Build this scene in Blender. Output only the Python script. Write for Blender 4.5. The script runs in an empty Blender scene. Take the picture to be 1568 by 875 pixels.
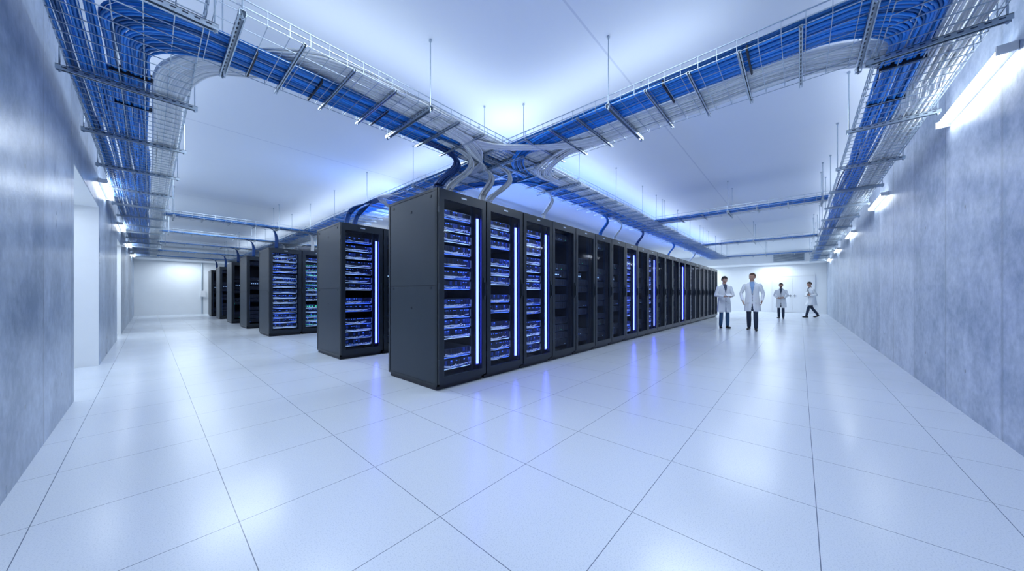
import bpy, math, random
from mathutils import Vector, Matrix, Quaternion
from mathutils.kdtree import KDTree
random.seed(7)
scn = bpy.context.scene
COL = scn.collection
scn.view_settings.view_transform = 'Standard'
scn.view_settings.look = 'None'

# ------------------------------------------------------------------ materials
def newmat(name):
    m = bpy.data.materials.new(name); m.use_nodes = True
    nt = m.node_tree
    b = nt.nodes['Principled BSDF']
    return m, nt, b
def simple(name, col, rough=0.5, metal=0.0, noise=0.0, nscale=20.0, emis=None, estr=0.0, spec=0.5, sample=False, island=0.0):
    m, nt, b = newmat(name)
    b.inputs['Base Color'].default_value = (*col, 1)
    b.inputs['Roughness'].default_value = rough
    b.inputs['Metallic'].default_value = metal
    b.inputs['Specular IOR Level'].default_value = spec
    if noise > 0 or island > 0:
        mx = nt.nodes.new('ShaderNodeMix'); mx.data_type = 'RGBA'
        k = island or noise
        mx.inputs[6].default_value = (*[c*(1-k) for c in col], 1)
        mx.inputs[7].default_value = (*[min(1, c*(1+k)) for c in col], 1)
        if island > 0:
            g = nt.nodes.new('ShaderNodeNewGeometry'); nt.links.new(g.outputs['Random Per Island'], mx.inputs[0])
        else:
            tc = nt.nodes.new('ShaderNodeTexCoord'); n = nt.nodes.new('ShaderNodeTexNoise')
            n.inputs['Scale'].default_value = nscale; n.inputs['Detail'].default_value = 3
            nt.links.new(tc.outputs['Object'], n.inputs['Vector']); nt.links.new(n.outputs['Fac'], mx.inputs[0])
        nt.links.new(mx.outputs[2], b.inputs['Base Color'])
    if emis:
        b.inputs['Emission Color'].default_value = (*emis, 1)
        b.inputs['Emission Strength'].default_value = estr
        if not sample: m.cycles.emission_sampling = 'NONE'
    return m
def mth(nt, op, a, b=None, c=None):
    n = nt.nodes.new('ShaderNodeMath'); n.operation = op
    for i, v in enumerate((a, b, c)):
        if v is None: continue
        if isinstance(v, (int, float)): n.inputs[i].default_value = v
        else: nt.links.new(v, n.inputs[i])
    return n.outputs[0]
def linemask(nt, coord, off, sp, w):
    t = mth(nt, 'DIVIDE', mth(nt, 'SUBTRACT', coord, off), sp)
    fr = mth(nt, 'FRACT', t)
    d = mth(nt, 'MULTIPLY', mth(nt, 'MINIMUM', fr, mth(nt, 'SUBTRACT', 1.0, fr)), sp)
    return mth(nt, 'LESS_THAN', d, w)
def mixc(nt, fac, a, b):
    n = nt.nodes.new('ShaderNodeMix'); n.data_type = 'RGBA'
    for i, v in ((0, fac), (6, a), (7, b)):
        if isinstance(v, (int, float)): n.inputs[i].default_value = v
        elif isinstance(v, tuple): n.inputs[i].default_value = (*v, 1)
        else: nt.links.new(v, n.inputs[i])
    return n.outputs[2]

def concrete(name, axis, off, dark, light, gloss=0.38):
    m, nt, b = newmat(name)
    g = nt.nodes.new('ShaderNodeNewGeometry'); s = nt.nodes.new('ShaderNodeSeparateXYZ')
    nt.links.new(g.outputs['Position'], s.inputs[0])
    def noise(scale, det, rough=.6, stretch=None):
        n = nt.nodes.new('ShaderNodeTexNoise'); n.inputs['Scale'].default_value = scale; n.inputs['Detail'].default_value = det; n.inputs['Roughness'].default_value = rough
        if stretch:
            mp = nt.nodes.new('ShaderNodeMapping'); mp.inputs['Scale'].default_value = stretch
            nt.links.new(g.outputs['Position'], mp.inputs['Vector']); nt.links.new(mp.outputs[0], n.inputs['Vector'])
        else: nt.links.new(g.outputs['Position'], n.inputs['Vector'])
        return n.outputs['Fac']
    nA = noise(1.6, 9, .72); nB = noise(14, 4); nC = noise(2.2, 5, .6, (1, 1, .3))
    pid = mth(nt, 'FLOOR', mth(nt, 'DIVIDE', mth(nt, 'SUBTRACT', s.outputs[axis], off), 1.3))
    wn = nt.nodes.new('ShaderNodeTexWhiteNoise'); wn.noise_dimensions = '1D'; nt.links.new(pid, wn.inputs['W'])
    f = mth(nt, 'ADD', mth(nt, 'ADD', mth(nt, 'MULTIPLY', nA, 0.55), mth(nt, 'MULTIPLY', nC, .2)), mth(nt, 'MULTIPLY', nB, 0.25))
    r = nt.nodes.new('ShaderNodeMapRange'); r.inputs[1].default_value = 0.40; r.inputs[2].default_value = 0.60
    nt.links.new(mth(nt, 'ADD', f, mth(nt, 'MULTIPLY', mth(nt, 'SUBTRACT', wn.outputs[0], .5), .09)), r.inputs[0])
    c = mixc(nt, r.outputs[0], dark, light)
    line = linemask(nt, s.outputs[axis], off, 1.3, 0.006)
    c2 = mixc(nt, mth(nt, 'MULTIPLY', line, 0.8), c, (0.10, 0.12, 0.16))
    edge = linemask(nt, s.outputs[axis], off, 1.3, 0.03)
    c2 = mixc(nt, mth(nt, 'MULTIPLY', edge, 0.16), c2, (0.14, 0.17, 0.24))
    t = mth(nt, 'FRACT', mth(nt, 'DIVIDE', mth(nt, 'SUBTRACT', s.outputs[axis], off+0.1), 1.3))
    dx = mth(nt, 'MULTIPLY', mth(nt, 'SUBTRACT', t, 0.5), 1.3)
    tz = mth(nt, 'FRACT', mth(nt, 'DIVIDE', mth(nt, 'SUBTRACT', s.outputs[2], -0.37), 1.56))
    dz = mth(nt, 'MULTIPLY', mth(nt, 'SUBTRACT', tz, 0.5), 1.56)
    dd = mth(nt, 'SQRT', mth(nt, 'ADD', mth(nt, 'MULTIPLY', dx, dx), mth(nt, 'MULTIPLY', dz, dz)))
    hole = mth(nt, 'LESS_THAN', dd, 0.018)
    c3 = mixc(nt, mth(nt, 'MULTIPLY', hole, 0.7), c2, (0.1, 0.11, 0.14))
    nt.links.new(c3, b.inputs['Base Color'])
    rg = mth(nt, 'ADD', gloss-.08, mth(nt, 'MULTIPLY', nC, .2)); nt.links.new(rg, b.inputs['Roughness'])
    bp = nt.nodes.new('ShaderNodeBump'); bp.inputs['Strength'].default_value = 0.3; bp.inputs['Distance'].default_value = 0.02
    nt.links.new(mth(nt, 'SUBTRACT', f, mth(nt, 'MULTIPLY', line, .3)), bp.inputs['Height']); nt.links.new(bp.outputs[0], b.inputs['Normal'])
    return m
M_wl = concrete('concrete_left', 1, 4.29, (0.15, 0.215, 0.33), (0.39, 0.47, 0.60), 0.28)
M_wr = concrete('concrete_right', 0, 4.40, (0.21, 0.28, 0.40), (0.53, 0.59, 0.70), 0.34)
M_plaster = simple('white_plaster', (0.84, 0.87, 0.90), 0.55, noise=0.03, nscale=3)

M_floor, nt, b = newmat('floor_tiles')
g = nt.nodes.new('ShaderNodeNewGeometry'); s = nt.nodes.new('ShaderNodeSeparateXYZ')
nt.links.new(g.outputs['Position'], s.inputs[0])
n1 = nt.nodes.new('ShaderNodeTexNoise'); n1.inputs['Scale'].default_value = 160; n1.inputs['Detail'].default_value = 2
n2 = nt.nodes.new('ShaderNodeTexNoise'); n2.inputs['Scale'].default_value = 1.2; n2.inputs['Detail'].default_value = 4
nt.links.new(g.outputs['Position'], n1.inputs['Vector']); nt.links.new(g.outputs['Position'], n2.inputs['Vector'])
r = nt.nodes.new('ShaderNodeMapRange'); r.inputs[1].default_value = 0.33; r.inputs[2].default_value = 0.5
nt.links.new(n1.outputs['Fac'], r.inputs[0])
c = mixc(nt, r.outputs[0], (0.61, 0.67, 0.75), (0.73, 0.78, 0.85))
lx = linemask(nt, s.outputs[0], 0.30, 0.69, 0.0018); ly = linemask(nt, s.outputs[1], 0.655, 0.72, 0.0018)
ln = mth(nt, 'MAXIMUM', lx, ly)
c = mixc(nt, mth(nt, 'MULTIPLY', ln, 0.88), c, (0.06, 0.09, 0.17))
nt.links.new(c, b.inputs['Base Color'])
rr = mth(nt, 'ADD', 0.16, mth(nt, 'MULTIPLY', n2.outputs['Fac'], 0.14))
nt.links.new(rr, b.inputs['Roughness'])
b.inputs['Specular IOR Level'].default_value = 0.8

M_ceil, nt, b = newmat('ceiling_paint')
g = nt.nodes.new('ShaderNodeNewGeometry'); s = nt.nodes.new('ShaderNodeSeparateXYZ')
nt.links.new(g.outputs['Position'], s.inputs[0])
ly = linemask(nt, s.outputs[1], 1.485, 4.96, 0.010)
n2 = nt.nodes.new('ShaderNodeTexNoise'); n2.inputs['Scale'].default_value = 0.6; n2.inputs['Detail'].default_value = 5
nt.links.new(g.outputs['Position'], n2.inputs['Vector'])
c = mixc(nt, n2.outputs['Fac'], (0.78, 0.84, 0.91), (0.86, 0.90, 0.95))
c = mixc(nt, mth(nt, 'MULTIPLY', ly, 0.35), c, (0.4, 0.46, 0.6))
nt.links.new(c, b.inputs['Base Color']); b.inputs['Roughness'].default_value = 0.55

M_rack = simple('rack_black_steel', (0.016, 0.023, 0.034), 0.34, 0.3, 0.12, 6)
M_rackside = simple('rack_side_panel', (0.023, 0.035, 0.052), 0.42, 0.2, 0.12, 3)
M_inner = simple('rack_interior', (0.008, 0.011, 0.025), 0.5, 0.0)
M_srv = simple('server_metal', (0.03, 0.045, 0.09), 0.35, 0.6)
M_srv2 = simple('server_grey_metal', (0.42, 0.50, 0.62), 0.3, 0.4)
M_led = simple('led_strip_blue', (0.1, 0.15, 1), 0.5, emis=(0.050, 0.070, 1.0), estr=16, sample=True)
M_blue = simple('led_blue', (0.05, 0.1, 1), 0.5, emis=(0.06, 0.2, 1.0), estr=1.8)
M_cyan = simple('led_pale_blue', (0.3, 0.5, 1), 0.5, emis=(0.45, 0.70, 1.0), estr=1.5)
M_green = simple('led_green', (0.1, 0.8, 0.5), 0.5, emis=(0.08, 0.8, 0.45), estr=1.2)
M_dimblue = simple('port_blue', (0.02, 0.04, 0.2), 0.4, emis=(0.01, 0.05, 0.35), estr=0.18)
M_patch = simple('patch_cord', (0.8, 0.86, 0.95), 0.35, 0.0)
M_patch_d = simple('patch_cord_blue', (0.10, 0.24, 0.7), 0.35, 0.0)
M_galv = simple('galvanised_steel', (0.46, 0.54, 0.62), 0.35, 0.75, 0.15, 30)
M_slot = simple('strut_slot_dark', (0.05, 0.07, 0.11), 0.6)
M_cb = simple('blue_cable', (0.020, 0.21, 0.68), 0.36, 0.0, island=.6)
M_cdb = simple('dark_blue_cable', (0.01, 0.06, 0.25), 0.38, island=.4)
M_cw = simple('white_cable', (0.80, 0.84, 0.88), 0.42, 0.0, island=.22)
M_tie = simple('cable_tie', (0.01, 0.012, 0.02), 0.5)
M_tube = simple('fluorescent_tube', (1, 1, 1), 0.4, emis=(0.88, 0.95, 1.0), estr=20, sample=True)
M_white = simple('white_enamel', (0.78, 0.80, 0.83), 0.4, noise=0.03)
M_door = simple('door_paint', (0.80, 0.83, 0.87), 0.4, noise=0.03)
M_chrome = simple('steel_handle', (0.5, 0.52, 0.55), 0.25, 0.9)

M_glass, nt, b = newmat('rack_door_glass')
out = nt.nodes['Material Output']
tr = nt.nodes.new('ShaderNodeBsdfTransparent'); tr.inputs[0].default_value = (0.82, 0.87, 0.96, 1)
gl = nt.nodes.new('ShaderNodeBsdfGlossy'); gl.inputs['Roughness'].default_value = 0.06; gl.inputs['Color'].default_value = (0.8, 0.85, 1, 1)
mx = nt.nodes.new('ShaderNodeMixShader'); mx.inputs[0].default_value = 0.03
nt.links.new(tr.outputs[0], mx.inputs[1]); nt.links.new(gl.outputs[0], mx.inputs[2]); nt.links.new(mx.outputs[0], out.inputs[0])
nt.nodes.remove(b)

# ------------------------------------------------------------------ mesh builder
class MB:
    def __init__(s): s.v = []; s.f = []; s.m = []; s.mats = []
    def mi(s, mat):
        if mat not in s.mats: s.mats.append(mat)
        return s.mats.index(mat)
    def box(s, x0, x1, y0, y1, z0, z1, mat):
        i = len(s.v)
        s.v += [(x0,y0,z0),(x1,y0,z0),(x1,y1,z0),(x0,y1,z0),(x0,y0,z1),(x1,y0,z1),(x1,y1,z1),(x0,y1,z1)]
        s.f += [(i,i+3,i+2,i+1),(i+4,i+5,i+6,i+7),(i,i+1,i+5,i+4),(i+1,i+2,i+6,i+5),(i+2,i+3,i+7,i+6),(i+3,i,i+4,i+7)]
        s.m += [s.mi(mat)]*6
    def tube(s, pts, rad, mat, n=5):
        pts = [Vector(p) for p in pts]; base = len(s.v); k = s.mi(mat)
        for j, p in enumerate(pts):
            a = pts[max(0, j-1)]; c = pts[min(len(pts)-1, j+1)]
            d = (c-a).normalized(); up = Vector((0,0,1)) if abs(d.z) < 0.9 else Vector((1,0,0))
            u = d.cross(up).normalized(); w = u.cross(d)
            for q in range(n):
                an = 2*math.pi*q/n
                s.v.append(tuple(p+u*math.cos(an)*rad+w*math.sin(an)*rad))
        for j in range(len(pts)-1):
            for q in range(n):
                a = base+j*n+q; b2 = base+j*n+(q+1) % n
                s.f.append((a, b2, b2+n, a+n)); s.m.append(k)
        s.f.append(tuple(base+q for q in range(n))[::-1]); s.m.append(k)
        e = base+(len(pts)-1)*n
        s.f.append(tuple(e+q for q in range(n))); s.m.append(k)
    def mesh(s, name, smooth=False):
        me = bpy.data.meshes.new(name); me.from_pydata(s.v, [], s.f)
        for m in s.mats: me.materials.append(m)
        me.polygons.foreach_set('material_index', s.m)
        if smooth: me.polygons.foreach_set('use_smooth', [True]*len(s.f))
        me.update(); return me
    def obj(s, name, parent=None, smooth=False, loc=(0,0,0)):
        o = bpy.data.objects.new(name, s.mesh(name, smooth)); COL.objects.link(o)
        o.location = loc
        if parent: o.parent = parent
        return o
def empty(name, loc=(0,0,0)):
    e = bpy.data.objects.new(name, None); COL.objects.link(e); e.location = loc; e.empty_display_size = 0.2
    return e

# ------------------------------------------------------------------ room
XL, YR, XE, YE, ZC = -0.533, -1.17, 26.5, 26.0, 3.62
m = MB(); m.box(-2.0, XE+.3, YR-.3, YE+.3, -0.2, 0, M_floor); m.obj('floor')
m = MB(); m.box(-2.0, XE+.3, YR-.3, YE+.3, ZC, ZC+.2, M_ceil); m.obj('ceiling')
m = MB(); m.box(XL-.9, XE+.3, YR-.3, YR, 0, ZC, M_wr); m.obj('wall_right')
m = MB()
x0 = XL-.9
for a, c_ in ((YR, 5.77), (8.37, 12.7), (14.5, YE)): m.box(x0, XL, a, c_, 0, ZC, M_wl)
for a, c_ in ((5.77, 8.37), (12.7, 14.5)):
    m.box(x0, XL, a, c_, 2.54, ZC, M_wl); m.box(x0-.15, x0, a-.2, c_+.2, 0, 2.7, M_plaster)
    m.box(x0, XL-.004, c_-.012, c_, 0, 2.53, M_plaster); m.box(x0, XL-.004, a, a+.012, 0, 2.53, M_plaster); m.box(x0, XL-.004, a, c_, 2.528, 2.54, M_plaster)
m.obj('wall_left')
m = MB(); m.box(XL-.9, XE+.3, YE, YE+.3, 0, ZC, M_plaster); m.obj('wall_back')
m = MB(); m.box(XE, XE+.3, YR, YE, 0, ZC, M_plaster); m.obj('wall_end')
m = MB(); m.box(XL, XE, 24.3, YE, 2.98, ZC, M_plaster); m.box(24.6, XE, YR, 24.3, 3.0, ZC, M_plaster); m.obj('ceiling_bulkhead')
def door(name, parts, axis, pos, a0, a1, h, sgn):
    m = MB()
    def bx(a, c_, d0, d1, z0, z1, mat):
        lo, hi = sorted((pos+sgn*d0, pos+sgn*d1))
        if axis == 'x': m.box(lo, hi, a, c_, z0, z1, mat)
        else: m.box(a, c_, lo, hi, z0, z1, mat)
    bx(a0-.07, a0, 0.001, .05, 0, h+.07, M_white); bx(a1, a1+.07, 0.001, .05, 0, h+.07, M_white); bx(a0, a1, 0.001, .05, h, h+.07, M_white)
    w = (a1-a0)/parts
    for i in range(parts):
        bx(a0+i*w+.004, a0+(i+1)*w-.004, 0.001, .04, .01, h-.004, M_door)
        hx = a0+(i+1)*w-.12 if i == 0 else a0+i*w+.09
        bx(hx, hx+.03, .04, .08, .98, 1.12, M_chrome); bx(hx-.06, hx+.09, .065, .085, 1.06, 1.08, M_chrome)
    m.obj(name)
door('door_1', 1, 'x', x0, 6.6, 7.6, 2.1, 1)
door('door_2', 1, 'x', x0, 13.1, 14.1, 2.1, 1)
door('door_3', 2, 'x', XE, -.6, 1.3, 2.25, -1)
m = MB(); m.tube([(2.05, YE-.05, 0), (2.05, YE-.05, 2.97)], .03, M_galv, 8); m.box(1.98, 2.2, YE-.12, YE-.002, 1.0, 1.35, M_white); m.obj('electrical_conduit')
m = MB(); m.box(24.55, 24.6, -.2, 1.2, 3.04, 3.5, M_galv)
for i in range(9): m.box(24.52, 24.55, -.17, 1.17, 3.07+i*.047, 3.09+i*.047, M_slot)
m.obj('ventilation_grille')

# ------------------------------------------------------------------ racks
W, D, HR = 0.762, 1.15, 2.40
def rack_mesh(name, kind, seed):
    rnd = random.Random(seed); m = MB(); W_ = W
    m.box(.015, W_-.015, .04, D-.03, 0, .05, M_inner)
    for fx in (.05, W_-.1):
        for fy in (.06, D-.12): m.box(fx, fx+.05, fy, fy+.05, 0, .055, M_rack)
    for (a, c_) in ((0, .035), (W_-.035, W_)):
        m.box(a, c_, 0, .04, .05, HR-.02, M_rack); m.box(a, c_, D-.04, D, .05, HR-.02, M_rack)
    for (a, c_) in ((.004, .03), (W_-.03, W_-.004)):
        m.box(a, c_, .045, D-.045, .06, 1.243, M_rackside); m.box(a, c_, .045, D-.045, 1.25, HR-.03, M_rackside)
        m.box(a+.006, c_-.006, .04, D-.04, .05, HR-.02, M_inner)
    for sx in (0.0, W_-.006):
        for (yy, zz) in ((.55, 2.18), (.55, .95), (.12, 1.2), (1.0, 1.2), (.12, 2.3), (1.0, 2.3)):
            m.box(sx, sx+.006, yy, yy+.03, zz, zz+.03, M_rack)
    m.box(.03, W_-.03, D-.03, D-.005, .06, HR-.03, M_rackside)
    m.box(0, W_, 0, D, HR-.03, HR, M_rack); m.box(0, W_, 0, D, .05, .075, M_rack)
    m.box(.2, W_-.2, .35, .55, HR, HR+.010, M_inner)
    m.box(.035, .05, .04, D-.05, .075, HR-.03, M_inner); m.box(W_-.05, W_-.035, .04, D-.05, .075, HR-.03, M_inner)
    m.box(.05, W_-.05, .75, .77, .075, HR-.03, M_inner)
    y0, y1 = -.035, -.003
    wl, wr, zb, zt = .075, W_-.072, .16, HR-.13
    m.box(.006, wl, y0, y1, .08, HR-.012, M_rack); m.box(wr, W_-.006, y0, y1, .08, HR-.012, M_rack)
    m.box(wl, wr, y0, y1, .08, zb, M_rack); m.box(wl, wr, y0, y1, zt, HR-.012, M_rack)
    for q in (wl, wr-.008): m.box(q, q+.008, y0+.006, y1-.004, zb, zt, M_rackside)
    m.box(W_-.05, W_-.026, y0-.012, y0, 1.08, 1.36, M_rackside); m.box(W_-.046, W_-.03, y0-.032, y0-.012, 1.12, 1.3, M_rack)
    for z in (.3, 1.2, 2.1): m.box(0, .012, y0-.008, y0+.02, z, z+.07, M_rackside)
    m.box(W_*.5-.04, W_*.5+.04, y0-.002, y0, HR-.075, HR-.055, M_srv2)
    k = m.mi(M_glass); i = len(m.v)
    m.v += [(wl, -.018, zb), (wr, -.018, zb), (wr, -.018, zt), (wl, -.018, zt)]; m.f.append((i, i+1, i+2, i+3)); m.m.append(k)
    sx0, sx1 = .10, W_-.165 if kind in ('lit', 'lit2') else W_-.10
    m.box(sx0-.03, sx0-.012, .08, .12, .1, HR-.1, M_srv); m.box(sx1+.012, sx1+.026, .08, .12, .1, HR-.1, M_srv)
    if kind in ('lit', 'lit2'):
        m.box(W_-.130, W_-.088, .03, .07, .2, HR-.2, M_inner)
        m.box(W_-.123, W_-.093, .012, .03, .22, HR-.26, M_led)
    z = .2; row = 0
    lit = kind != 'dark'
    while z < HR-.24:
        h = .118
        if kind == 'dark' and rnd.random() < .35: z += h+.02; continue
        if lit and row > 1 and z < HR-.45 and rnd.random() < .14: z += .10; row = 0; continue
        yf = .10+rnd.uniform(0, .015)
        top = (z > HR-.40)
        m.box(sx0, sx1, yf, .72, z, z+h, M_srv2 if (top and kind == 'lit') else M_srv)
        m.box(sx0-.012, sx0, yf-.012, yf+.01, z+.01, z+h-.01, M_srv2 if lit else M_srv); m.box(sx1, sx1+.01, yf-.012, yf+.01, z+.01, z+h-.01, M_srv2 if lit else M_srv)
        if not lit:
            n = 8; w = (sx1-sx0)/n
            for j in range(n):
                xx = sx0+j*w
                m.box(xx+.004, xx+w-.004, yf-.006, yf, z+.012, z+h-.012, M_inner)
                if rnd.random() < .10: m.box(xx+.01, xx+.018, yf-.009, yf-.006, z+.02, z+.028, rnd.choice((M_blue, M_green, M_cyan)))
        else:
            n = 12; w = (sx1-sx0)/n
            style = rnd.choice((0, 0, 1, 2))
            if style < 2:
                for j in range(n):
                    xx = sx0+j*w
                    m.box(xx+.003, xx+w-.003, yf-.006, yf, z+.062, z+h-.008, M_dimblue if rnd.random() < .35 else M_inner)
                    m.box(xx+.005, xx+w-.005, yf-.010, yf, z+.020, z+.048, M_inner)
                    m.box(xx+.008, xx+w-.008, yf-.018, yf-.010, z+.024, z+.044, rnd.choice((M_patch, M_patch_d, M_srv2)))
                    if rnd.random() < .35: m.box(xx+.006, xx+w-.014, yf-.011, yf-.006, z+h-.022, z+h-.016, M_blue)
            else:
                for j in range(n*2):
                    xx = sx0+j*w/2
                    m.box(xx+.002, xx+w/2-.002, yf-.010, yf, z+.016, z+h-.010, M_srv if rnd.random() < .6 else M_inner)
                    if rnd.random() < .5: m.box(xx+.006, xx+w/2-.006, yf-.0115, yf-.010, z+h-.024, z+h-.016, M_blue)
                    if kind == 'green' and rnd.random() < .5: m.box(xx+.004, xx+w/2-.004, yf-.0115, yf-.010, z+.05, z+.075, M_green)
            m.box(sx0+.01, sx1-.01, yf-.014, yf, z+.002, z+.014, M_srv2)
            m.box(sx0+.02, sx1-.02, yf-.015, yf-.014, z+.005, z+.011, M_cyan if rnd.random() < .6 else M_blue)
            if kind == 'green' and rnd.random() < .5:
                for j in range(n): m.box(sx0+j*w+.006, sx0+j*w+w-.008, yf-.012, yf-.008, z+.05, z+.058, M_green)
            for q in range(5 if kind != 'green' else 2):
                a = rnd.uniform(sx0-.02, sx0+.10); c_ = rnd.uniform(sx1-.25, sx1)
                zz = z+rnd.uniform(.03, .055); sg = rnd.uniform(.008, .028)
                pts = []
                for t in range(8):
                    tt = t/7
                    pts.append((a+(c_-a)*tt, yf-.014-.03*math.sin(math.pi*tt), zz-sg*math.sin(math.pi*tt)+.005*math.sin(9*tt+q)))
                m.tube(pts, .0052, M_patch if rnd.random() < .7 else M_patch_d, 5)
        z += h+rnd.choice((.012, .02, .035)); row += 1
    if kind == 'dark':
        m.box(sx0+.02, sx0+.3, .085, .1, 1.45, 1.56, M_srv)
        for j in range(5): m.box(sx0+.04+j*.05, sx0+.06+j*.05, .08, .085, 1.49, 1.505, M_cyan)
    for q in range(4):
        xx = .072+q*.007
        m.tube([(xx, .07, .15), (xx+.006, .065, .8), (xx-.003, .07, 1.5), (xx+.002, .07, HR-.12)], .004, M_patch_d, 5)
    return m.mesh(name)
R = {'lit': rack_mesh('server_rack_lit', 'lit', 1), 'lit2': rack_mesh('server_rack_lit_b', 'lit', 5), 'lit3': rack_mesh('server_rack_lit_c', 'lit2', 9),
     'dark': rack_mesh('server_rack_dark', 'dark', 2), 'dark2': rack_mesh('server_rack_dark_b', 'dark', 12),
     'plain': rack_mesh('server_rack_plain', 'plain', 3), 'green': rack_mesh('server_rack_green', 'green', 4)}
PITCH = 0.773
def row(x, y, kinds):
    for i, k in enumerate(kinds):
        o = bpy.data.objects.new('server_rack', R[k]); COL.objects.link(o); o.location = (x+i*PITCH, y, 0)
row1 = ['lit', 'lit2', 'lit3', 'dark', 'dark2', 'dark', 'dark2', 'lit', 'dark2', 'lit2', 'dark', 'dark2', 'dark', 'lit3', 'dark2', 'plain', 'dark', 'dark2', 'dark', 'plain', 'dark', 'dark2']
row(2.242, 3.175, row1)
def kinds(first, n, seed):
    r_ = random.Random(seed); return first+[r_.choice(('dark', 'plain', 'dark2', 'lit2', 'dark')) for _ in range(n-len(first))]
row(2.20, 5.96, kinds(['lit3', 'dark', 'dark2'], 22, 1))
for j, yy in enumerate((10.62, 13.6, 16.5, 19.7, 22.7)):
    row(2.13, yy, kinds([['plain', 'green'], ['dark', 'dark2'], ['dark2', 'dark'], ['dark', 'dark'], ['dark2', 'dark']][j], 22, j+5))

# ------------------------------------------------------------------ cable trays
ZT = 2.98
def tray(axis, a0, a1, c0, c1, z=ZT, cross=.13, rung=.355, rung0=None, rods=1.42, slots_to=1e9, over=.035, hang=True, wr_=.0020):
    mid = ((a0+a1)/2, (c0+c1)/2, z) if axis == 0 else ((c0+c1)/2, (a0+a1)/2, z)
    e = empty('cable_tray', mid)
    off = (-mid[0], -mid[1], -mid[2])
    def bx(m, aa, ab, ca, cb, za, zb, mat):
        if axis == 0: m.box(aa, ab, ca, cb, za, zb, mat)
        else: m.box(ca, cb, aa, ab, za, zb, mat)
    m = MB(); r_ = wr_
    n = max(3, int(round((c1-c0)/.15)))
    for i in range(n+1):
        c_ = c0+(c1-c0)*i/n; bx(m, a0, a1, c_-r_, c_+r_, z-r_, z+r_, M_galv)
    for c_ in (c0, c1):
        for zz in (z+.045, z+.095): bx(m, a0, a1, c_-.0035, c_+.0035, zz-.0035, zz+.0035, M_galv)
    a = a0
    while a < a1:
        bx(m, a-r_, a+r_, c0, c1, z-.006-r_, z-.006+r_, M_galv)
        for c_ in (c0, c1): bx(m, a-r_, a+r_, c_-r_, c_+r_, z-.006, z+.1, M_galv)
        a += cross
    m.obj('wire_basket', e, loc=off)
    m = MB(); a = a0+.1 if rung0 is None else rung0; i = 0
    rodn = max(1, int(round(rods/rung)))
    while a < a1:
        lo, hi, zz = c0-over, c1+over, z-.012
        big = (i % rodn == 0)
        if big: lo -= .02; hi += .03
        h = .036 if big else .020; w = .019 if big else .011
        bx(m, a-w, a+w, lo, hi, zz-.004, zz, M_galv)
        bx(m, a-w, a-w+.003, lo, hi, zz-h, zz, M_galv); bx(m, a+w-.003, a+w, lo, hi, zz-h, zz, M_galv)
        bx(m, a-w, a-w+.007, lo, hi, zz-h-.003, zz-h, M_galv); bx(m, a+w-.007, a+w, lo, hi, zz-h-.003, zz-h, M_galv)
        if a < slots_to:
            k = lo+.03
            while k < hi-.04:
                bx(m, a-.004, a+.004, k, k+.028, zz-.0055, zz-.004, M_slot); bx(m, a-w-.001, a-w, k, k+.028, zz-h*.62, zz-h*.35, M_slot); bx(m, a+w, a+w+.001, k, k+.028, zz-h*.62, zz-h*.35, M_slot)
                k += .055
        if big and hang:
            for c_ in (lo+.02, hi-.02):
                p = (a, c_) if axis == 0 else (c_, a)
                m.tube([(p[0], p[1], zz-h-.02), (p[0], p[1], ZC-.002)], .0055, M_galv, 6)
                m.tube([(p[0], p[1], ZC-.02), (p[0], p[1], ZC-.002)], .014, M_galv, 8)
                m.tube([(p[0], p[1], zz-h-.012), (p[0], p[1], zz-h)], .012, M_galv, 6)
        a += rung; i += 1
    m.obj('struts_and_rods', e, loc=off)
    return e, off

def cables(name, paths, rad, mat, parent=None, off=(0,0,0)):
    m = MB()
    for p in paths: m.tube(p, rad, mat, 6)
    return m.obj(name, parent, smooth=True, loc=off)
def cat(pts, step=6):
    P = [Vector(p) for p in pts]; P = [P[0]*2-P[1]]+P+[P[-1]*2-P[-2]]; out_ = []
    for i in range(1, len(P)-2):
        for t in range(step):
            t_ = t/step; a, b_, c_, d = P[i-1:i+3]
            out_.append(tuple(.5*((2*b_)+(c_-a)*t_+(2*a-5*b_+4*c_-d)*t_*t_+(3*b_-a-3*c_+d)*t_**3)))
    out_.append(tuple(P[-2])); return out_
rc = random.Random(3)
def straight(axis, a0, a1, c0, c1, n, z, layers=2, rad=.011, step=.7, wob=.014):
    paths = []
    for L in range(layers):
        for i in range(n):
            cc = c0+(c1-c0)*(i+.5)/n+(.5*L)*(c1-c0)/n
            ph = rc.uniform(0, 9); fr = rc.uniform(.5, 1.4); p = []
            k = max(3, int((a1-a0)/step))
            dz = rc.uniform(0, .015)
            for j in range(k+1):
                a = a0+(a1-a0)*j/k
                q = min(max(cc+wob*math.sin(ph+fr*a)+rc.uniform(-.004, .004), min(c0, c1)), max(c0, c1)+.01)
                zz = z+rad+L*rad*1.8+dz+rc.uniform(0, .003)
                p.append((a, q, zz) if axis == 0 else (q, a, zz))
            paths.append(p)
    return paths
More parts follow.
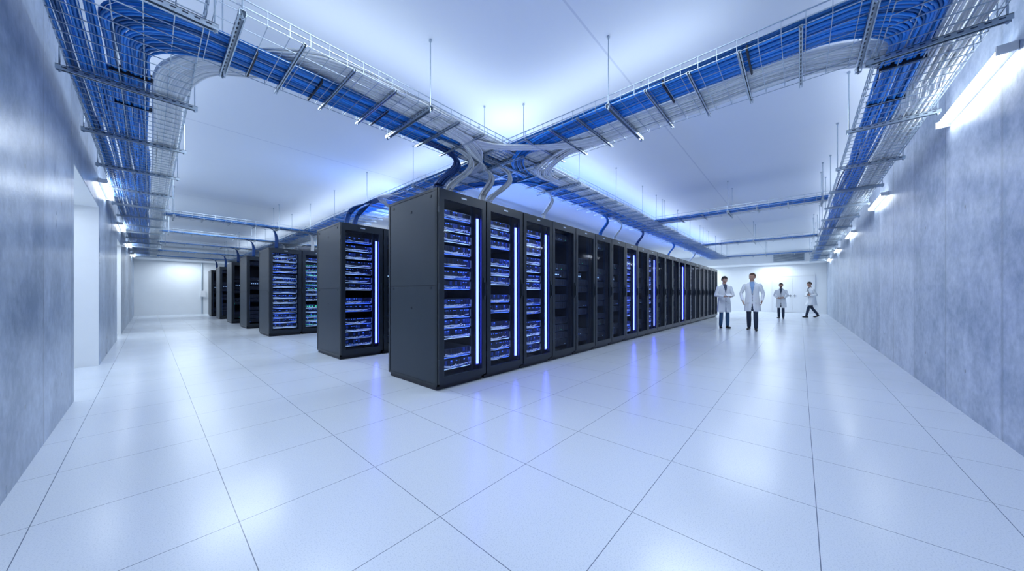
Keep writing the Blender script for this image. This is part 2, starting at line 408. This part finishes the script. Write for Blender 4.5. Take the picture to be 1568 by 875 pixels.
def corner(n, xc, ya, ylong, xlong, z, rr=.4, rad=.011, layers=2, sg=1):
    paths = []
    for L in range(layers):
        for i in range(n):
            t = (i+.5+.5*L)/n
            x_ = xc[0]+(xc[1]-xc[0])*t; y_ = ya[0]+(ya[1]-ya[0])*t
            zz = z+rad+L*rad*1.5+rc.uniform(0, .014); p = []
            k = int(abs(ylong-(y_+rr))/.4)+1; ph = rc.uniform(0, 6); f1 = rc.uniform(.8, 2.2); w_ = rc.uniform(.006, .02)
            for j in range(k): 
                yy = ylong+(y_+rr-ylong)*j/k; p.append((x_+w_*math.sin(ph+yy*f1), yy, zz))
            for j in range(9):
                a = math.pi+(math.pi/2)*j/8
                p.append((x_+rr+rr*math.cos(a), y_+rr+rr*math.sin(a), zz-.02*math.sin(math.pi*j/8)*(1-L)))
            k = int(abs(xlong-(x_+rr))/.4)+1
            for j in range(1, k+1):
                xx = x_+rr+(xlong-(x_+rr))*j/k; p.append((xx, y_+w_*math.sin(ph+xx*f1), zz))
            paths.append(p)
    return paths

eC, oC = tray(1, 1.5, 24.2, -.44, .25, rung=1.44, rung0=4.4-1.44*2, rods=1.44, slots_to=9, wr_=.003)
eA, oA = tray(0, .28, 19.8, 2.72, 3.49, rung=.355, rung0=.40, rods=1.42, slots_to=6)
eB, oB = tray(1, -.42, 24.2, 2.97, 3.75, rung=.345, rung0=-.35, rods=1.725, slots_to=5)
eD, oD = tray(0, 2.2, 24.4, -.98, -.45, rung=1.44, rung0=2.3, rods=1.44, slots_to=8, wr_=.003)
cables('blue_cables', corner(16, (.0, -.22), (3.46, 3.10), 24, 19.6, ZT+.004), .0095, M_cb, eA, oA)
wp = []
NW = 16
for i in range(NW*2):
    t = (i % NW+.5+.5*(i//NW))/NW; L = i//NW; z = ZT+.008+L*.018
    xc = .23-.2*t; ya = 3.08-.34*t; j = rc.uniform(-.009, .009); z += abs(j)*1.4
    wp.append([(xc, 24, z), (xc+j, 17, z), (xc-j, 10, z), (xc+j, 6, z)]+cat([(xc, 5, z), (xc, 4.1+.25*(1-t), z+.01), (xc+.12, 3.85-.1*t, z+.05), (xc+.4, 3.62-.25*t, z+.075), (xc+.9, ya+.15, z+.075), (1.6+j*5, ya, z+.02), (2.3, ya+j, z)], 4)
              +[(3.1+k*.6, ya+.014*math.sin(i*2.1+k*1.3), z) for k in range(28)])
cables('white_cables', wp, .0102, M_cw, eA, oA)
cables('blue_cables', straight(1, 1.6, 24, -.43, -.24, 9, ZT+.004, rad=.0095), .0095, M_cb, eC, oC)
cables('dark_blue_cables', straight(1, 4.3, 24, -.42, -.05, 7, ZT+.05, 1, wob=.05), .0105, M_cdb, eC, oC)
cables('blue_cables', corner(16, (3.34, 3.0), (-.5, -.72), 24, 24.2, ZT+.006), .0095, M_cb, eB, oB)
wp = []
for i in range(NW*2):
    t = (i % NW+.5+.5*(i//NW))/NW; L = i//NW; z = ZT+.008+L*.018
    xb = 3.72-.36*t; yd = -.75-.2*t; j = rc.uniform(-.009, .009); z += abs(j)*1.4
    wp.append([(xb, 24, z), (xb+j, 16, z), (xb-j, 9, z), (xb+j, 5, z), (xb, 3.2, z)]+cat([(xb, 1.6, z), (xb-j, .7, z), (xb+.02, .15, z+.03), (xb+.25, -.35, z+.06), (xb+.7, yd+.1, z+.06), (xb+1.3, yd, z)], 4)
              +[(5.6+k*.9, yd+.014*math.sin(i*2.1+k*1.3), z) for k in range(20)])
cables('white_cables', wp, .0102, M_cw, eB, oB)
cables('white_cables', straight(0, 2.3, 24.2, -.96, -.76, 9, ZT+.02, 2, rad=.0098), .0098, M_cw, eD, oD)
cables('dark_blue_cables', straight(0, 4, 24.2, -.7, -.5, 4, ZT+.05, 1, wob=.05), .0105, M_cdb, eD, oD)
def sweep(n, fn, rad, mat, parent, off, name):
    cables(name, [cat(fn((i+.5)/n), 6) for i in range(n)], rad, mat, parent, off)
j_ = lambda: rc.uniform(-.02, .02)
sweep(9, lambda t: [(3.15-.15*t, .9, ZT+.03), (3.15-.15*t, 1.8, ZT+.02), (3.2-.15*t, 2.5, ZT-.01+j_()), (3.45-.1*t, 2.85+.15*t, ZT-.02+j_()), (4.1, 3.1+.2*t, ZT), (5.4, 3.13+.25*t, ZT+.02)], .0098, M_cb, eB, oB, 'blue_cables_branch')
sweep(10, lambda t: [(3.65-.2*t, .9, ZT+.03), (3.65-.2*t, 1.9, ZT+.02), (3.7-.22*t, 2.4, ZT-.03+j_()), (4.0-.2*t, 2.75+.2*t, ZT-.05+j_()), (4.7, 2.86+.15*t, ZT), (5.8, 2.8+.2*t, ZT+.02)], .0098, M_cw, eB, oB, 'white_cables_branch')
sweep(10, lambda t: [(1.5, 2.8+.15*t, ZT+.02), (2.3, 2.85+.15*t, ZT), (2.75+j_(), 2.95+.2*t, ZT-.05), (3.05+.2*t, 3.4, ZT-.04), (3.2+.15*t, 4.1, ZT+.01), (3.2+.2*t, 5.2, ZT+.02)], .0098, M_cw, eA, oA, 'white_cables_branch')
sweep(9, lambda t: [(3.5+.2*t, 5.5, ZT+.02), (3.5+.2*t, 4.4, ZT), (3.6+.2*t, 3.9, ZT-.02+j_()), (3.9+.1*t, 3.45-.1*t, ZT-.02+j_()), (4.6, 3.3-.1*t, ZT), (5.8, 3.25-.1*t, ZT+.02)], .0098, M_cb, eA, oA, 'blue_cables_branch')
sweep(7, lambda t: [(2.0, 2.8+.15*t, ZT+.0), (2.6, 2.82+.2*t, ZT-.02), (3.0+.1*t+j_(), 2.5+.1*t, ZT-.03), (3.4+.2*t, 1.9, ZT-.01), (3.45+.2*t, 1.0, ZT+.02)], .0098, M_cw, eA, oA, 'white_cables_branch')

for xx in (8.45, 13.7, 18.9):
    e_, o_ = tray(1, -.42, 2.7, xx, xx+.55, rung=.5, rods=1.5, cross=.18, slots_to=-1)
    cables('blue_cables', straight(1, -.4, 3.0, xx+.03, xx+.3, 10, ZT, 1), .0125, M_cb, e_, o_)
    cables('white_cables', straight(1, -.4, 3.0, xx+.32, xx+.52, 6, ZT, 1), .0125, M_cw, e_, o_)
for yy in (6.35, 10.75, 13.75, 16.7, 19.9, 22.9):
    xs = .28 if yy > 9 else 3.8
    e_, o_ = tray(0, xs, 19.5, yy, yy+.5, rung=.5, rods=2.0, cross=.2, slots_to=-1)
    cables('blue_cables', straight(0, xs-.2, 19.5, yy+.03, yy+.27, 9, ZT, 1, step=1.5), .0125, M_cb, e_, o_)
    cables('white_cables', straight(0, xs-.2, 19.5, yy+.29, yy+.47, 6, ZT, 1, step=1.5), .0125, M_cw, e_, o_)
ZR = 2.411
def drop(n, x, y, ty, mat, parent, off, name, tx=0.0):
    cables(name, [cat([(x+tx-.7+j_(), ty+.02*(i % 4), ZT+.01), (x+tx-.3, ty+.02*(i % 4), ZT-.01+j_()), (x+tx*.6-.03+.014*(i % 6)+j_()*.5, (ty*.7+y*.3)+.02*(i//6), 2.86+j_()), (x+.019*(i % 6)+j_()*.6, y+.022*(i//6), 2.62), (x+.019*(i % 6), y+.022*(i//6), ZR)], 5) for i in range(n)], .0100, mat, parent, off)
for i, k, mt in ((0, 20, M_cdb), (1, 16, M_cw), (3, 7, M_cw), (6, 9, M_cb), (7, 6, M_cw), (9, 8, M_cdb), (13, 10, M_cb), (17, 8, M_cw)):
    x = 2.242+i*PITCH+.30
    drop(k, x, 3.175+.40, 3.35, mt, eA, oA, 'drop_cables', .15 if i else .35)
    if i in (0, 1): drop(9, x+.17, 3.175+.42, 3.2, M_cw, eA, oA, 'drop_cables', .3)
for (x, y) in ((2.45, 6.36), (2.6, 6.36), (3.3, 6.36)):
    cables('drop_cables', [cat([(3.05, y-1.0+.02*i, ZT+.01), (3.0-.02*i, y-.45, ZT-.03), (x+.1+.01*i+j_()*.5, y-.1, 2.78), (x+.016*(i % 5), y+.02*(i//5), 2.56), (x+.016*(i % 5), y+.02*(i//5), ZR)], 5) for i in range(9)], .0095, M_cdb if x < 2.65 else M_cw, eB, oB)
for yy in (10.62, 13.6, 16.5, 19.7, 22.7):
    for q in range(2):
        x = 2.35+q*.9
        cables('drop_cables', [cat([(x-.6, yy+.3, ZT+.01), (x-.1, yy+.33, ZT-.02), (x+.012*i, yy+.38, 2.75), (x+.014*i, yy+.4, ZR)], 4) for i in range(6)], .0100, (M_cdb, M_cw, M_cb)[q], eB, oB)
m = MB()
for (x, y, dx, dy) in ((-.1, 4.2, .24, 0), (-.1, 4.9, .24, 0), (.55, 3.29, 0, .38), (1.0, 3.29, 0, .38), (1.6, 3.29, 0, .38)):
    if dx: m.box(x-dx/2, x+dx/2, y-.006, y+.006, ZT-.004, ZT+.06, M_tie)
    else: m.box(x-.006, x+.006, y-dy/2, y+dy/2, ZT-.004, ZT+.06, M_tie)
m.obj('cable_ties', eA, loc=oA)
m = MB()
for (x, y, dx, dy) in ((3.17, .3, .36, 0), (3.17, .9, .36, 0), (4.0, -.61, 0, .25), (4.7, -.61, 0, .25)):
    if dx: m.box(x-dx/2, x+dx/2, y-.006, y+.006, ZT-.004, ZT+.06, M_tie)
    else: m.box(x-.006, x+.006, y-dy/2, y+dy/2, ZT-.004, ZT+.06, M_tie)
m.obj('cable_ties', eB, loc=oB)

# ------------------------------------------------------------------ lamps
def area(name, loc, rot, sx, sy, power, col=(0.78, 0.89, 1.0)):
    l = bpy.data.lights.new(name, 'AREA'); l.shape = 'RECTANGLE'; l.size = sx; l.size_y = sy; l.energy = power; l.color = col
    o = bpy.data.objects.new(name, l); COL.objects.link(o); o.location = loc; o.rotation_euler = rot; return o
def wall_lamp(axis, a, half=.7):
    m = MB(); z = 2.93
    def bx(aa, ab, d0, d1, z0, z1, mat):
        if axis == 0: m.box(aa, ab, YR+d0, YR+d1, z0, z1, mat)
        else: m.box(XL+d0, XL+d1, aa, ab, z0, z1, mat)
    bx(a-half, a+half, 0.002, .03, z-.02, z+.04, M_white)
    bx(a-half-.02, a-half, 0.002, .095, z-.035, z+.03, M_white); bx(a+half, a+half+.02, 0.002, .095, z-.035, z+.03, M_white)
    bx(a-half, a+half, .055, .09, z-.03, z+.005, M_tube)
    m.obj('tube_light_fixture')
for a in (4.85, 9.4, 14.0, 18.6, 23.2): wall_lamp(0, a)
for a in (8.9, 13.5, 18.1, 22.6): wall_lamp(1, a)
wall_lamp(0, 0.6); wall_lamp(1, .9)
UP = (math.pi, 0, 0)
area('added_tray_fill', (10, 3.1, ZT+.13), UP, 19, .3, 40)  # added fill lights above the trays, out of view, to brighten the ceiling
area('added_tray_fill', (3.35, 12, ZT+.13), UP, .3, 23, 54)
area('added_tray_fill', (-.1, 12.5, ZT+.13), UP, .3, 22, 34)
area('added_tray_fill', (13, -.75, ZT+.13), UP, 21, .3, 34)
area('added_rack_top_fill', (10, 7.0, 2.46), UP, 13, .4, 60)  # extra white fill over the rear racks, added to even out the ceiling
area('added_rack_top_fill', (10, 11.2, 2.46), UP, 13, .4, 60)
area('added_rack_top_fill', (10, 17.1, 2.46), UP, 13, .4, 60)
for i in range(3): area('rack_top_blue_light', (6+i*5, 4.0, 2.45), UP, 4, .1, 50, (.12, .3, 1.0))
area('rack_top_blue_light', (5, 6.9, 2.45), UP, 4.5, .1, 70, (.12, .3, 1.0))
for x in (1.3, 5.5, 10.5, 15.5, 21, 25.5):
    for y in (1.2, 5.1, 8.9, 12.9, 18, 24.8):
        z = 3.58 if (x < 24 and y < 24) else 2.95
        area('added_downward_fill', (x, y, z), (0, 0, 0), 1.4, 1.4, 50)  # added fill grid with no fixtures, brightens the floor and rack fronts
area('recess_lamp', (-1.0, 7.07, 2.5), (0, 0, 0), .2, 1.8, 13)
area('recess_lamp', (-1.0, 13.6, 2.5), (0, 0, 0), .2, 1.4, 12)

# ------------------------------------------------------------------ people
M_coat = simple('lab_coat_cotton', (0.80, 0.83, 0.87), 0.8, noise=0.03)
M_skin = simple('skin', (0.50, 0.30, 0.22), 0.5, noise=0.06)
M_eye = simple('eye_white', (0.8, 0.8, 0.8), 0.3); M_iris = simple('iris', (0.03, 0.02, 0.02), 0.3)
M_lip = simple('lips', (0.38, 0.16, 0.13), 0.5)
M_hair = simple('hair_dark', (0.03, 0.02, 0.018), 0.6); M_hairb = simple('hair_brown', (0.10, 0.05, 0.03), 0.6)
M_shoe = simple('shoe_leather', (0.015, 0.015, 0.018), 0.35)
M_tr1 = simple('trousers_navy', (0.02, 0.035, 0.07), 0.8); M_tr2 = simple('trousers_blue', (0.03, 0.09, 0.2), 0.8)
M_sh1 = simple('shirt_blue', (0.22, 0.36, 0.6), 0.7); M_sh2 = simple('shirt_dark', (0.05, 0.07, 0.12), 0.7)
M_tablet = simple('tablet_shell', (0.03, 0.03, 0.04), 0.3)

class SB:
    def __init__(s): s.v = []; s.f = []; s.l = []
    def ell(s, c, r, lab, n=12, M=None):
        base = len(s.v); k = n//2; c = Vector(c)
        for i in range(k+1):
            th = math.pi*i/k
            for j in range(n):
                ph = 2*math.pi*j/n
                p = Vector((r[0]*math.sin(th)*math.cos(ph), r[1]*math.sin(th)*math.sin(ph), r[2]*math.cos(th)))
                if M: p = M @ p
                s.v.append(c+p); s.l.append(lab)
        for i in range(k):
            for j in range(n):
                a = base+i*n+j; b_ = base+i*n+(j+1) % n
                s.f.append((a, a+n, b_+n, b_))
    def cap(s, a, b_, ra, rb, lab, n=12, k=None):
        a, b_ = Vector(a), Vector(b_); d = (b_-a)
        k = k or max(2, int(d.length/.03))
        q = d.normalized().to_track_quat('Z', 'X')
        s.ell(a, (ra,)*3, lab, n); s.ell(b_, (rb,)*3, lab, n); base = len(s.v)
        for i in range(k+1):
            t = i/k; r_ = ra+(rb-ra)*t
            for j in range(n):
                ph = 2*math.pi*j/n; s.v.append(a+d*t+q @ Vector((r_*math.cos(ph), r_*math.sin(ph), 0))); s.l.append(lab)
        for i in range(k):
            for j in range(n):
                x = base+i*n+j; y = base+i*n+(j+1) % n; s.f.append((x, y, y+n, x+n))
        s.f.append(tuple(base+j for j in range(n))[::-1]); s.f.append(tuple(base+k*n+j for j in range(n)))
    def loft(s, rings, lab, n=36):
        base = len(s.v)
        for (cx, cy, z, rx, ry, w) in rings:
            for j in range(n):
                ph = 2*math.pi*j/n; q = 1+w*math.sin(5*ph+z*3)+w*.6*math.sin(9*ph+1)
                s.v.append(Vector((cx+rx*q*math.cos(ph), cy+ry*q*math.sin(ph), z))); s.l.append(lab)
        k = len(rings)
        for i in range(k-1):
            for j in range(n):
                x = base+i*n+j; y = base+i*n+(j+1) % n; s.f.append((x, x+n, y+n, y))
        s.f.append(tuple(base+j for j in range(n))); s.f.append(tuple(base+(k-1)*n+j for j in range(n))[::-1])
    def build(s, name, voxel, mats, colour=None, parent=None, push=None, smooth=3):
        me = bpy.data.meshes.new(name); me.from_pydata([tuple(v) for v in s.v], [], s.f); me.update()
        o = bpy.data.objects.new(name, me); COL.objects.link(o)
        md = o.modifiers.new('r', 'REMESH'); md.mode = 'VOXEL'; md.voxel_size = voxel; md.use_smooth_shade = True
        if smooth:
            ms = o.modifiers.new('s', 'SMOOTH'); ms.iterations = smooth; ms.factor = .5
        dg = bpy.context.evaluated_depsgraph_get(); nm = bpy.data.meshes.new_from_object(o.evaluated_get(dg))
        o.modifiers.clear(); o.data = nm
        kd = KDTree(len(s.v))
        for i, v in enumerate(s.v): kd.insert(v, i)
        kd.balance()
        nm.materials.clear()
        for mm in mats: nm.materials.append(mm)
        for p in nm.polygons:
            c_ = p.center; lab = s.l[kd.find(c_)[1]]
            p.material_index = colour(c_, p.normal, lab) if colour else lab; p.use_smooth = True
        if push:
            for v in nm.vertices: v.co = push(v.co, v.normal)
        if parent: o.parent = parent
        return o

def hand(name, wrist, d, nrm, side, s_, parent, curl=.5):
    d = Vector(d).normalized(); nrm = Vector(nrm); nrm = (nrm-d*nrm.dot(d)).normalized(); lat = d.cross(nrm)*side
    w = Vector(wrist); sb = SB()
    M = Matrix((lat, nrm, d)).transposed()
    sb.cap(w-d*.03, w+d*.02, .026, .026, 0); sb.ell(w+d*.055, (.040, .017, .052), 0, 14, M)
    for i, (o_, L) in enumerate(((-.030, .066), (-.010, .076), (.011, .072), (.031, .056))):
        p = w+d*.085+lat*o_; dirv = (d+lat*o_*2).normalized(); a = 0
        for k_, (f, r0, r1) in enumerate(((.45, .0092, .0085), (.32, .0085, .0078), (.23, .0078, .007))):
            a += curl*(.5 if k_ == 0 else .8)
            dd = dirv*math.cos(a)+nrm*math.sin(a); q = p+dd*L*f*1.05; sb.cap(p, q, r0, r1, 0, 8, 3); p = q
        sb.cap(w+d*.03+lat*o_*.5, w+d*.085+lat*o_, .013, .0095, 0, 8, 3)
    p = w+d*.03-lat*.03; dd = (d*.75-lat*.7+nrm*.25).normalized(); q = p+dd*.042; sb.cap(p, q, .014, .0105, 0, 8, 3)
    dd = (d*.95-lat*.25+nrm*.3).normalized(); sb.cap(q, q+dd*.032, .0105, .008, 0, 8, 3)
    return sb.build(name, .0045, [M_skin], None, parent, None, 1)

def person(loc, face, H, P):
    e = empty('scientist_in_lab_coat', loc); s_ = H/1.8
    e.rotation_euler = (0, 0, math.radians(face)); e.scale = (s_,)*3
    V = Vector
    lean = P.get('lean', 0)
    def ln(z): return -lean*max(0, (z-.95))/.5
    sb = SB(); hem = P.get('hem', .56); sw = P.get('sway', 0); st = P.get('stride', 0); sc = P.get('stride_c', 0)
    rings = []
    spec = [(hem+.12, .150, .105, .02), (hem+.03, .190, .138, .035), (hem, .208, .152, .045), (hem+.02, .212, .157, .045), (.72, .205, .150, .04), (.85, .195, .145, .03), (.97, .187, .138, .02),
            (1.08, .172, .122, .015), (1.17, .170, .118, .01), (1.27, .183, .124, .006), (1.36, .192, .122, .004), (1.42, .180, .104, 0), (1.46, .140, .084, 0), (1.49, .095, .068, 0), (1.512, .066, .060, 0)]
    for (z, rx, ry, w) in spec:
        back = .015 if z < 1 else 0
        f_ = max(0, (.97-z)/.4)
        rings.append((sw*(1-min(1, z)), ln(z)+back+sc*f_, z, rx, ry+st*f_, w))
    dense = []
    for i in range(len(rings)-1):
        for t in range(4): dense.append(tuple(rings[i][q]+(rings[i+1][q]-rings[i][q])*t/4 for q in range(6)))
    dense.append(rings[-1]); sb.loft(dense, 0, 56)
    for sd in ('L', 'R'):
        sh, el, wr = [V(q) for q in P['arm'+sd]]
        sh = V((sh.x*.93, sh.y, sh.z-.012))
        sb.ell(sh, (.056, .056, .054), 0); sb.cap(sh, el, .055, .047, 0, 14); sb.cap(el, el+(wr-el)*.93, .047, .040, 0, 14)
        hp, kn, an, toe = [V(q) for q in P['leg'+sd]]
        sb.cap(hp, kn, .085, .060, 1, 14); sb.cap(kn, kn+(an-kn)*.35, .060, .062, 1, 14); sb.cap(kn+(an-kn)*.35, an+V((0, 0, .02)), .062, .052, 1, 14)
        toe_d = (toe-an); toe_d.z = 0; hd = toe_d.normalized()
        fz = an.z-.055
        sb.cap(an-hd*.045+V((0, 0, fz-an.z-.0)), an+hd*.10+V((0, 0, toe.z-an.z)), .038, .036, 2, 12)
        sb.cap(an+hd*.10+V((0, 0, toe.z-an.z)), an+hd*.17+V((0, 0, toe.z-an.z-.004)), .037, .030, 2, 12)
        sb.cap(an+V((0, 0, fz-an.z+.01)), an+V((0, 0, .01)), .042, .044, 2, 12)
    nb = V((0, ln(1.5), 1.49)); hc = V(P.get('head', (0, ln(1.6)-.02, 1.672)))
    sb.cap(nb, hc+V((0, .02, -.07)), .056, .052, 3, 14)
    sb.cap((0.0, nb.y-.02, 1.48), (0, nb.y+.02, 1.495), .062, .060, 4, 14)
    vz = P.get('vz', 1.18); opn = P.get('open', .10)
    def colour(c_, n_, lab):
        if lab == 4 and c_.z > 1.525: return 3
        if lab == 1 and c_.z > hem-.012: lab = 0
        if lab == 0:
            if n_.y < -.2 and c_.z > vz and abs(c_.x) < (c_.z-vz)*.22 and c_.y < ln(c_.z): return 4
            if n_.y < -.2 and c_.z < .86 and abs(c_.x-sw*.3) < (.90-c_.z)*opn and c_.y < -.04: return 1
        return lab
    def push(co, no):
        if co.z < 0.006: co.z = 0.002
        return co
    sb.build('body', .009, [M_coat, P['tr'], M_shoe, M_skin, P['shirt']], colour, e, push, 2)
    m = MB()
    for sx in (-1, 1):
        pts = [V((sx*.060, ln(1.5)-.035, 1.515)), V((sx*.075, ln(1.43)-.092, 1.44)), V((sx*.048, ln(1.33)-.128, 1.34)), V((sx*.012, ln(1.2)-.126, vz+.01))]
        for i in range(3): m.tube([pts[i], pts[i+1]], .014 if i < 2 else .009, M_coat, 6)
        m.box(sx*.11-.045, sx*.11+.045, -.132, -.116, .86, .875, M_coat)
    for z in (1.12, 1.02, .92): m.tube([(.012, -.118-.012*(1.12-z)*8*.12+ln(z)-.006, z), (.012, -.132+ln(z)-.006, z)], .007, M_tablet, 8)
    m.tube([(0, ln(1.1)-.124, vz), (0, ln(1.0)-.130, 1.0), (0, -.136, .90)], .004, M_slot, 5)
    m.obj('collar_and_buttons', e, smooth=True)
    T = Matrix.Translation(hc) @ Matrix.Rotation(math.radians(P.get('turn', 0)), 4, 'Z') @ Matrix.Rotation(math.radians(P.get('nod', 0)), 4, 'X')
    h = SB()
    h.ell((0, .008, .018), (.077, .096, .102), 0, 20); h.ell((0, -.022, -.05), (.056, .066, .062), 0, 16); h.ell((0, -.052, -.092), (.030, .032, .024), 0, 12)
    h.cap((0, -.088, .006), (0, -.106, -.026), .008, .012, 0, 10); h.ell((0, -.080, .026), (.052, .018, .012), 0, 12)
    h.ell((0, -.083, -.058), (.025, .014, .007), 1, 10); h.ell((0, -.083, -.068), (.023, .014, .007), 1, 10)
    for sx in (-1, 1):
        h.ell((sx*.078, .008, -.012), (.009, .020, .030), 0, 10); h.ell((sx*.04, -.066, -.03), (.022, .02, .02), 0, 10)
    hm = P.get('hair', M_hair); beard = P.get('beard', False)
    def hcol(c_, n_, lab):
        x, y, z = c_
        if z > .062 and y > -.085: return 2
        if z > .078: return 2
        if y > (.0 if z > -.01 else .03) and z > -.075 and abs(x) < .0745 or (y > .035 and z > -.07): return 2
        if abs(x) > .055 and y > -.03 and y < .0 and z > .012: return 2
        if beard and z < -.045 and y < .0 and not (abs(x) < .024 and -.072 < z < -.054): return 2
        return 1 if lab == 1 else 0
    o = h.build('head', .0045, [M_skin, M_lip, hm], hcol, e, None, 2)
    hv = set()
    for p in o.data.polygons:
        if p.material_index == 2 and p.center.z > -.04: hv.update(p.vertices)
    for i in hv:
        v = o.data.vertices[i]; v.co += v.normal*(.010+.004*math.sin(v.co.x*160+v.co.y*90))
    o.matrix_local = T
    m2 = SB()
    for sx in (-1, 1):
        m2.ell((sx*.030, -.078, .004), (.013, .010, .008), 0, 10); m2.ell((sx*.030, -.087, .004), (.006, .004, .006), 1, 8)
        m2.ell((sx*.031, -.088, .024), (.018, .006, .004), 2, 8)
    me = bpy.data.meshes.new('eyes'); me.from_pydata([tuple(v) for v in m2.v], [], m2.f)
    for mm in (M_eye, M_iris, hm): me.materials.append(mm)
    for p in me.polygons: p.material_index = m2.l[p.vertices[0]]; p.use_smooth = True
    o = bpy.data.objects.new('eyes_and_brows', me); COL.objects.link(o); o.parent = e; o.matrix_local = T
    for sd, sg in (('L', 1), ('R', -1)):
        wr = V(P['arm'+sd][2]); hd = P['hand'+sd]
        hand('hand_'+sd, wr, hd[0], hd[1], hd[2] if len(hd) > 2 else sg, s_, e, P.get('curl', .5))
    for it in P.get('items', []):
        m = MB(); m.box(-.09, .09, -.006, .006, -.12, .12, M_tablet); m.box(-.082, .082, -.0075, -.006, -.11, .11, it[2])
        o = m.obj('tablet', e); o.location = it[0]; o.rotation_euler = it[1]
    return e
M_paper = simple('paper_white', (.8, .83, .86), .6)
person((12.70, 1.13, 0), -84, 1.82, dict(tr=M_tr1, shirt=M_sh1, hair=M_hairb, turn=-28, nod=4, hem=.60, vz=1.12, open=.12, stride=.02,
    armL=((.205, .0, 1.42), (.275, .03, 1.15), (.235, -.10, .93)), armR=((-.205, 0, 1.42), (-.285, .05, 1.15), (-.245, -.09, .93)),
    handL=((-.1, -.25, -1), (-1, .1, 0)), handR=((.15, -.15, -1), (1, .1, 0)),
    legL=((.09, 0, .92), (.085, -.08, .51), (.09, -.16, .09), (.10, -.3, .04)), legR=((-.09, 0, .92), (-.085, .0, .50), (-.08, .12, .10), (-.11, 0, .04))))
person((12.84, 1.90, 0), -62, 1.75, dict(tr=M_tr2, shirt=M_sh2, hair=M_hair, turn=22, nod=18, hem=.56, vz=1.2, open=.05,
    armL=((.2, -.01, 1.42), (.265, -.02, 1.14), (.10, -.26, 1.09)), armR=((-.2, -.01, 1.42), (-.27, -.02, 1.14), (-.10, -.26, 1.09)),
    handL=((-.35, -.9, .05), (-.3, .2, 1)), handR=((.35, -.9, .05), (.3, .2, 1)), curl=.2,
    legL=((.09, 0, .92), (.09, -.03, .5), (.10, 0, .09), (.13, -.2, .04)), legR=((-.09, 0, .92), (-.09, .0, .5), (-.09, .06, .09), (-.12, -.1, .04)),
    items=[((0, -.38, 1.145), (math.radians(-68), 0, 0), M_paper)]))
person((19.8, .67, 0), -90, 1.68, dict(tr=M_tr1, shirt=M_sh2, hair=M_hair, turn=-10, nod=5, beard=True, hem=.55, vz=1.2, open=.08,
    armL=((.2, 0, 1.42), (.27, .03, 1.16), (.13, -.19, 1.04)), armR=((-.2, 0, 1.42), (-.27, .03, 1.16), (-.13, -.19, 1.03)),
    handL=((-.9, -.35, 0), (0, .6, .4)), handR=((.9, -.3, -.05), (0, .6, .3)),
    legL=((.09, 0, .92), (.085, -.05, .5), (.09, -.09, .09), (.11, -.3, .04)), legR=((-.09, 0, .92), (-.085, .0, .5), (-.085, .08, .09), (-.11, 0, .04))))
person((21.6, -.42, 0), 214, 1.76, dict(tr=M_tr1, shirt=M_sh2, hair=M_hair, turn=0, nod=20, lean=.06, hem=.62, vz=1.25, open=.0, stride=.10, stride_c=-.04,
    armL=((.19, -.05, 1.40), (.25, .05, 1.13), (.14, -.15, 1.10)), armR=((-.19, -.05, 1.40), (-.25, .05, 1.13), (-.14, -.14, 1.09)),
    handL=((-.5, -.5, .55), (-.4, .1, .2)), handR=((.5, -.5, .55), (.4, .1, .2)), curl=.3,
    legL=((.08, 0, .90), (.08, -.19, .50), (.08, -.28, .09), (.08, -.5, .04)), legR=((-.08, 0, .90), (-.08, .06, .50), (-.08, .33, .14), (-.08, .1, .04)),
    items=[((0, -.232, 1.18), (math.radians(-20), 0, 0), M_paper)]))

# ------------------------------------------------------------------ world + camera
w = bpy.data.worlds.new('world'); scn.world = w; w.use_nodes = True
w.node_tree.nodes['Background'].inputs[0].default_value = (.3, .45, .8, 1); w.node_tree.nodes['Background'].inputs[1].default_value = .2
cam = bpy.data.cameras.new('camera'); co = bpy.data.objects.new('camera', cam); COL.objects.link(co)
cam.sensor_width = 36; cam.lens = 36*495/1568; cam.shift_y = 13.5/1568; cam.clip_start = .02
co.location = (0, 0, 1.14); co.rotation_euler = (math.pi/2, 0, math.radians(41.7-90))
scn.camera = co
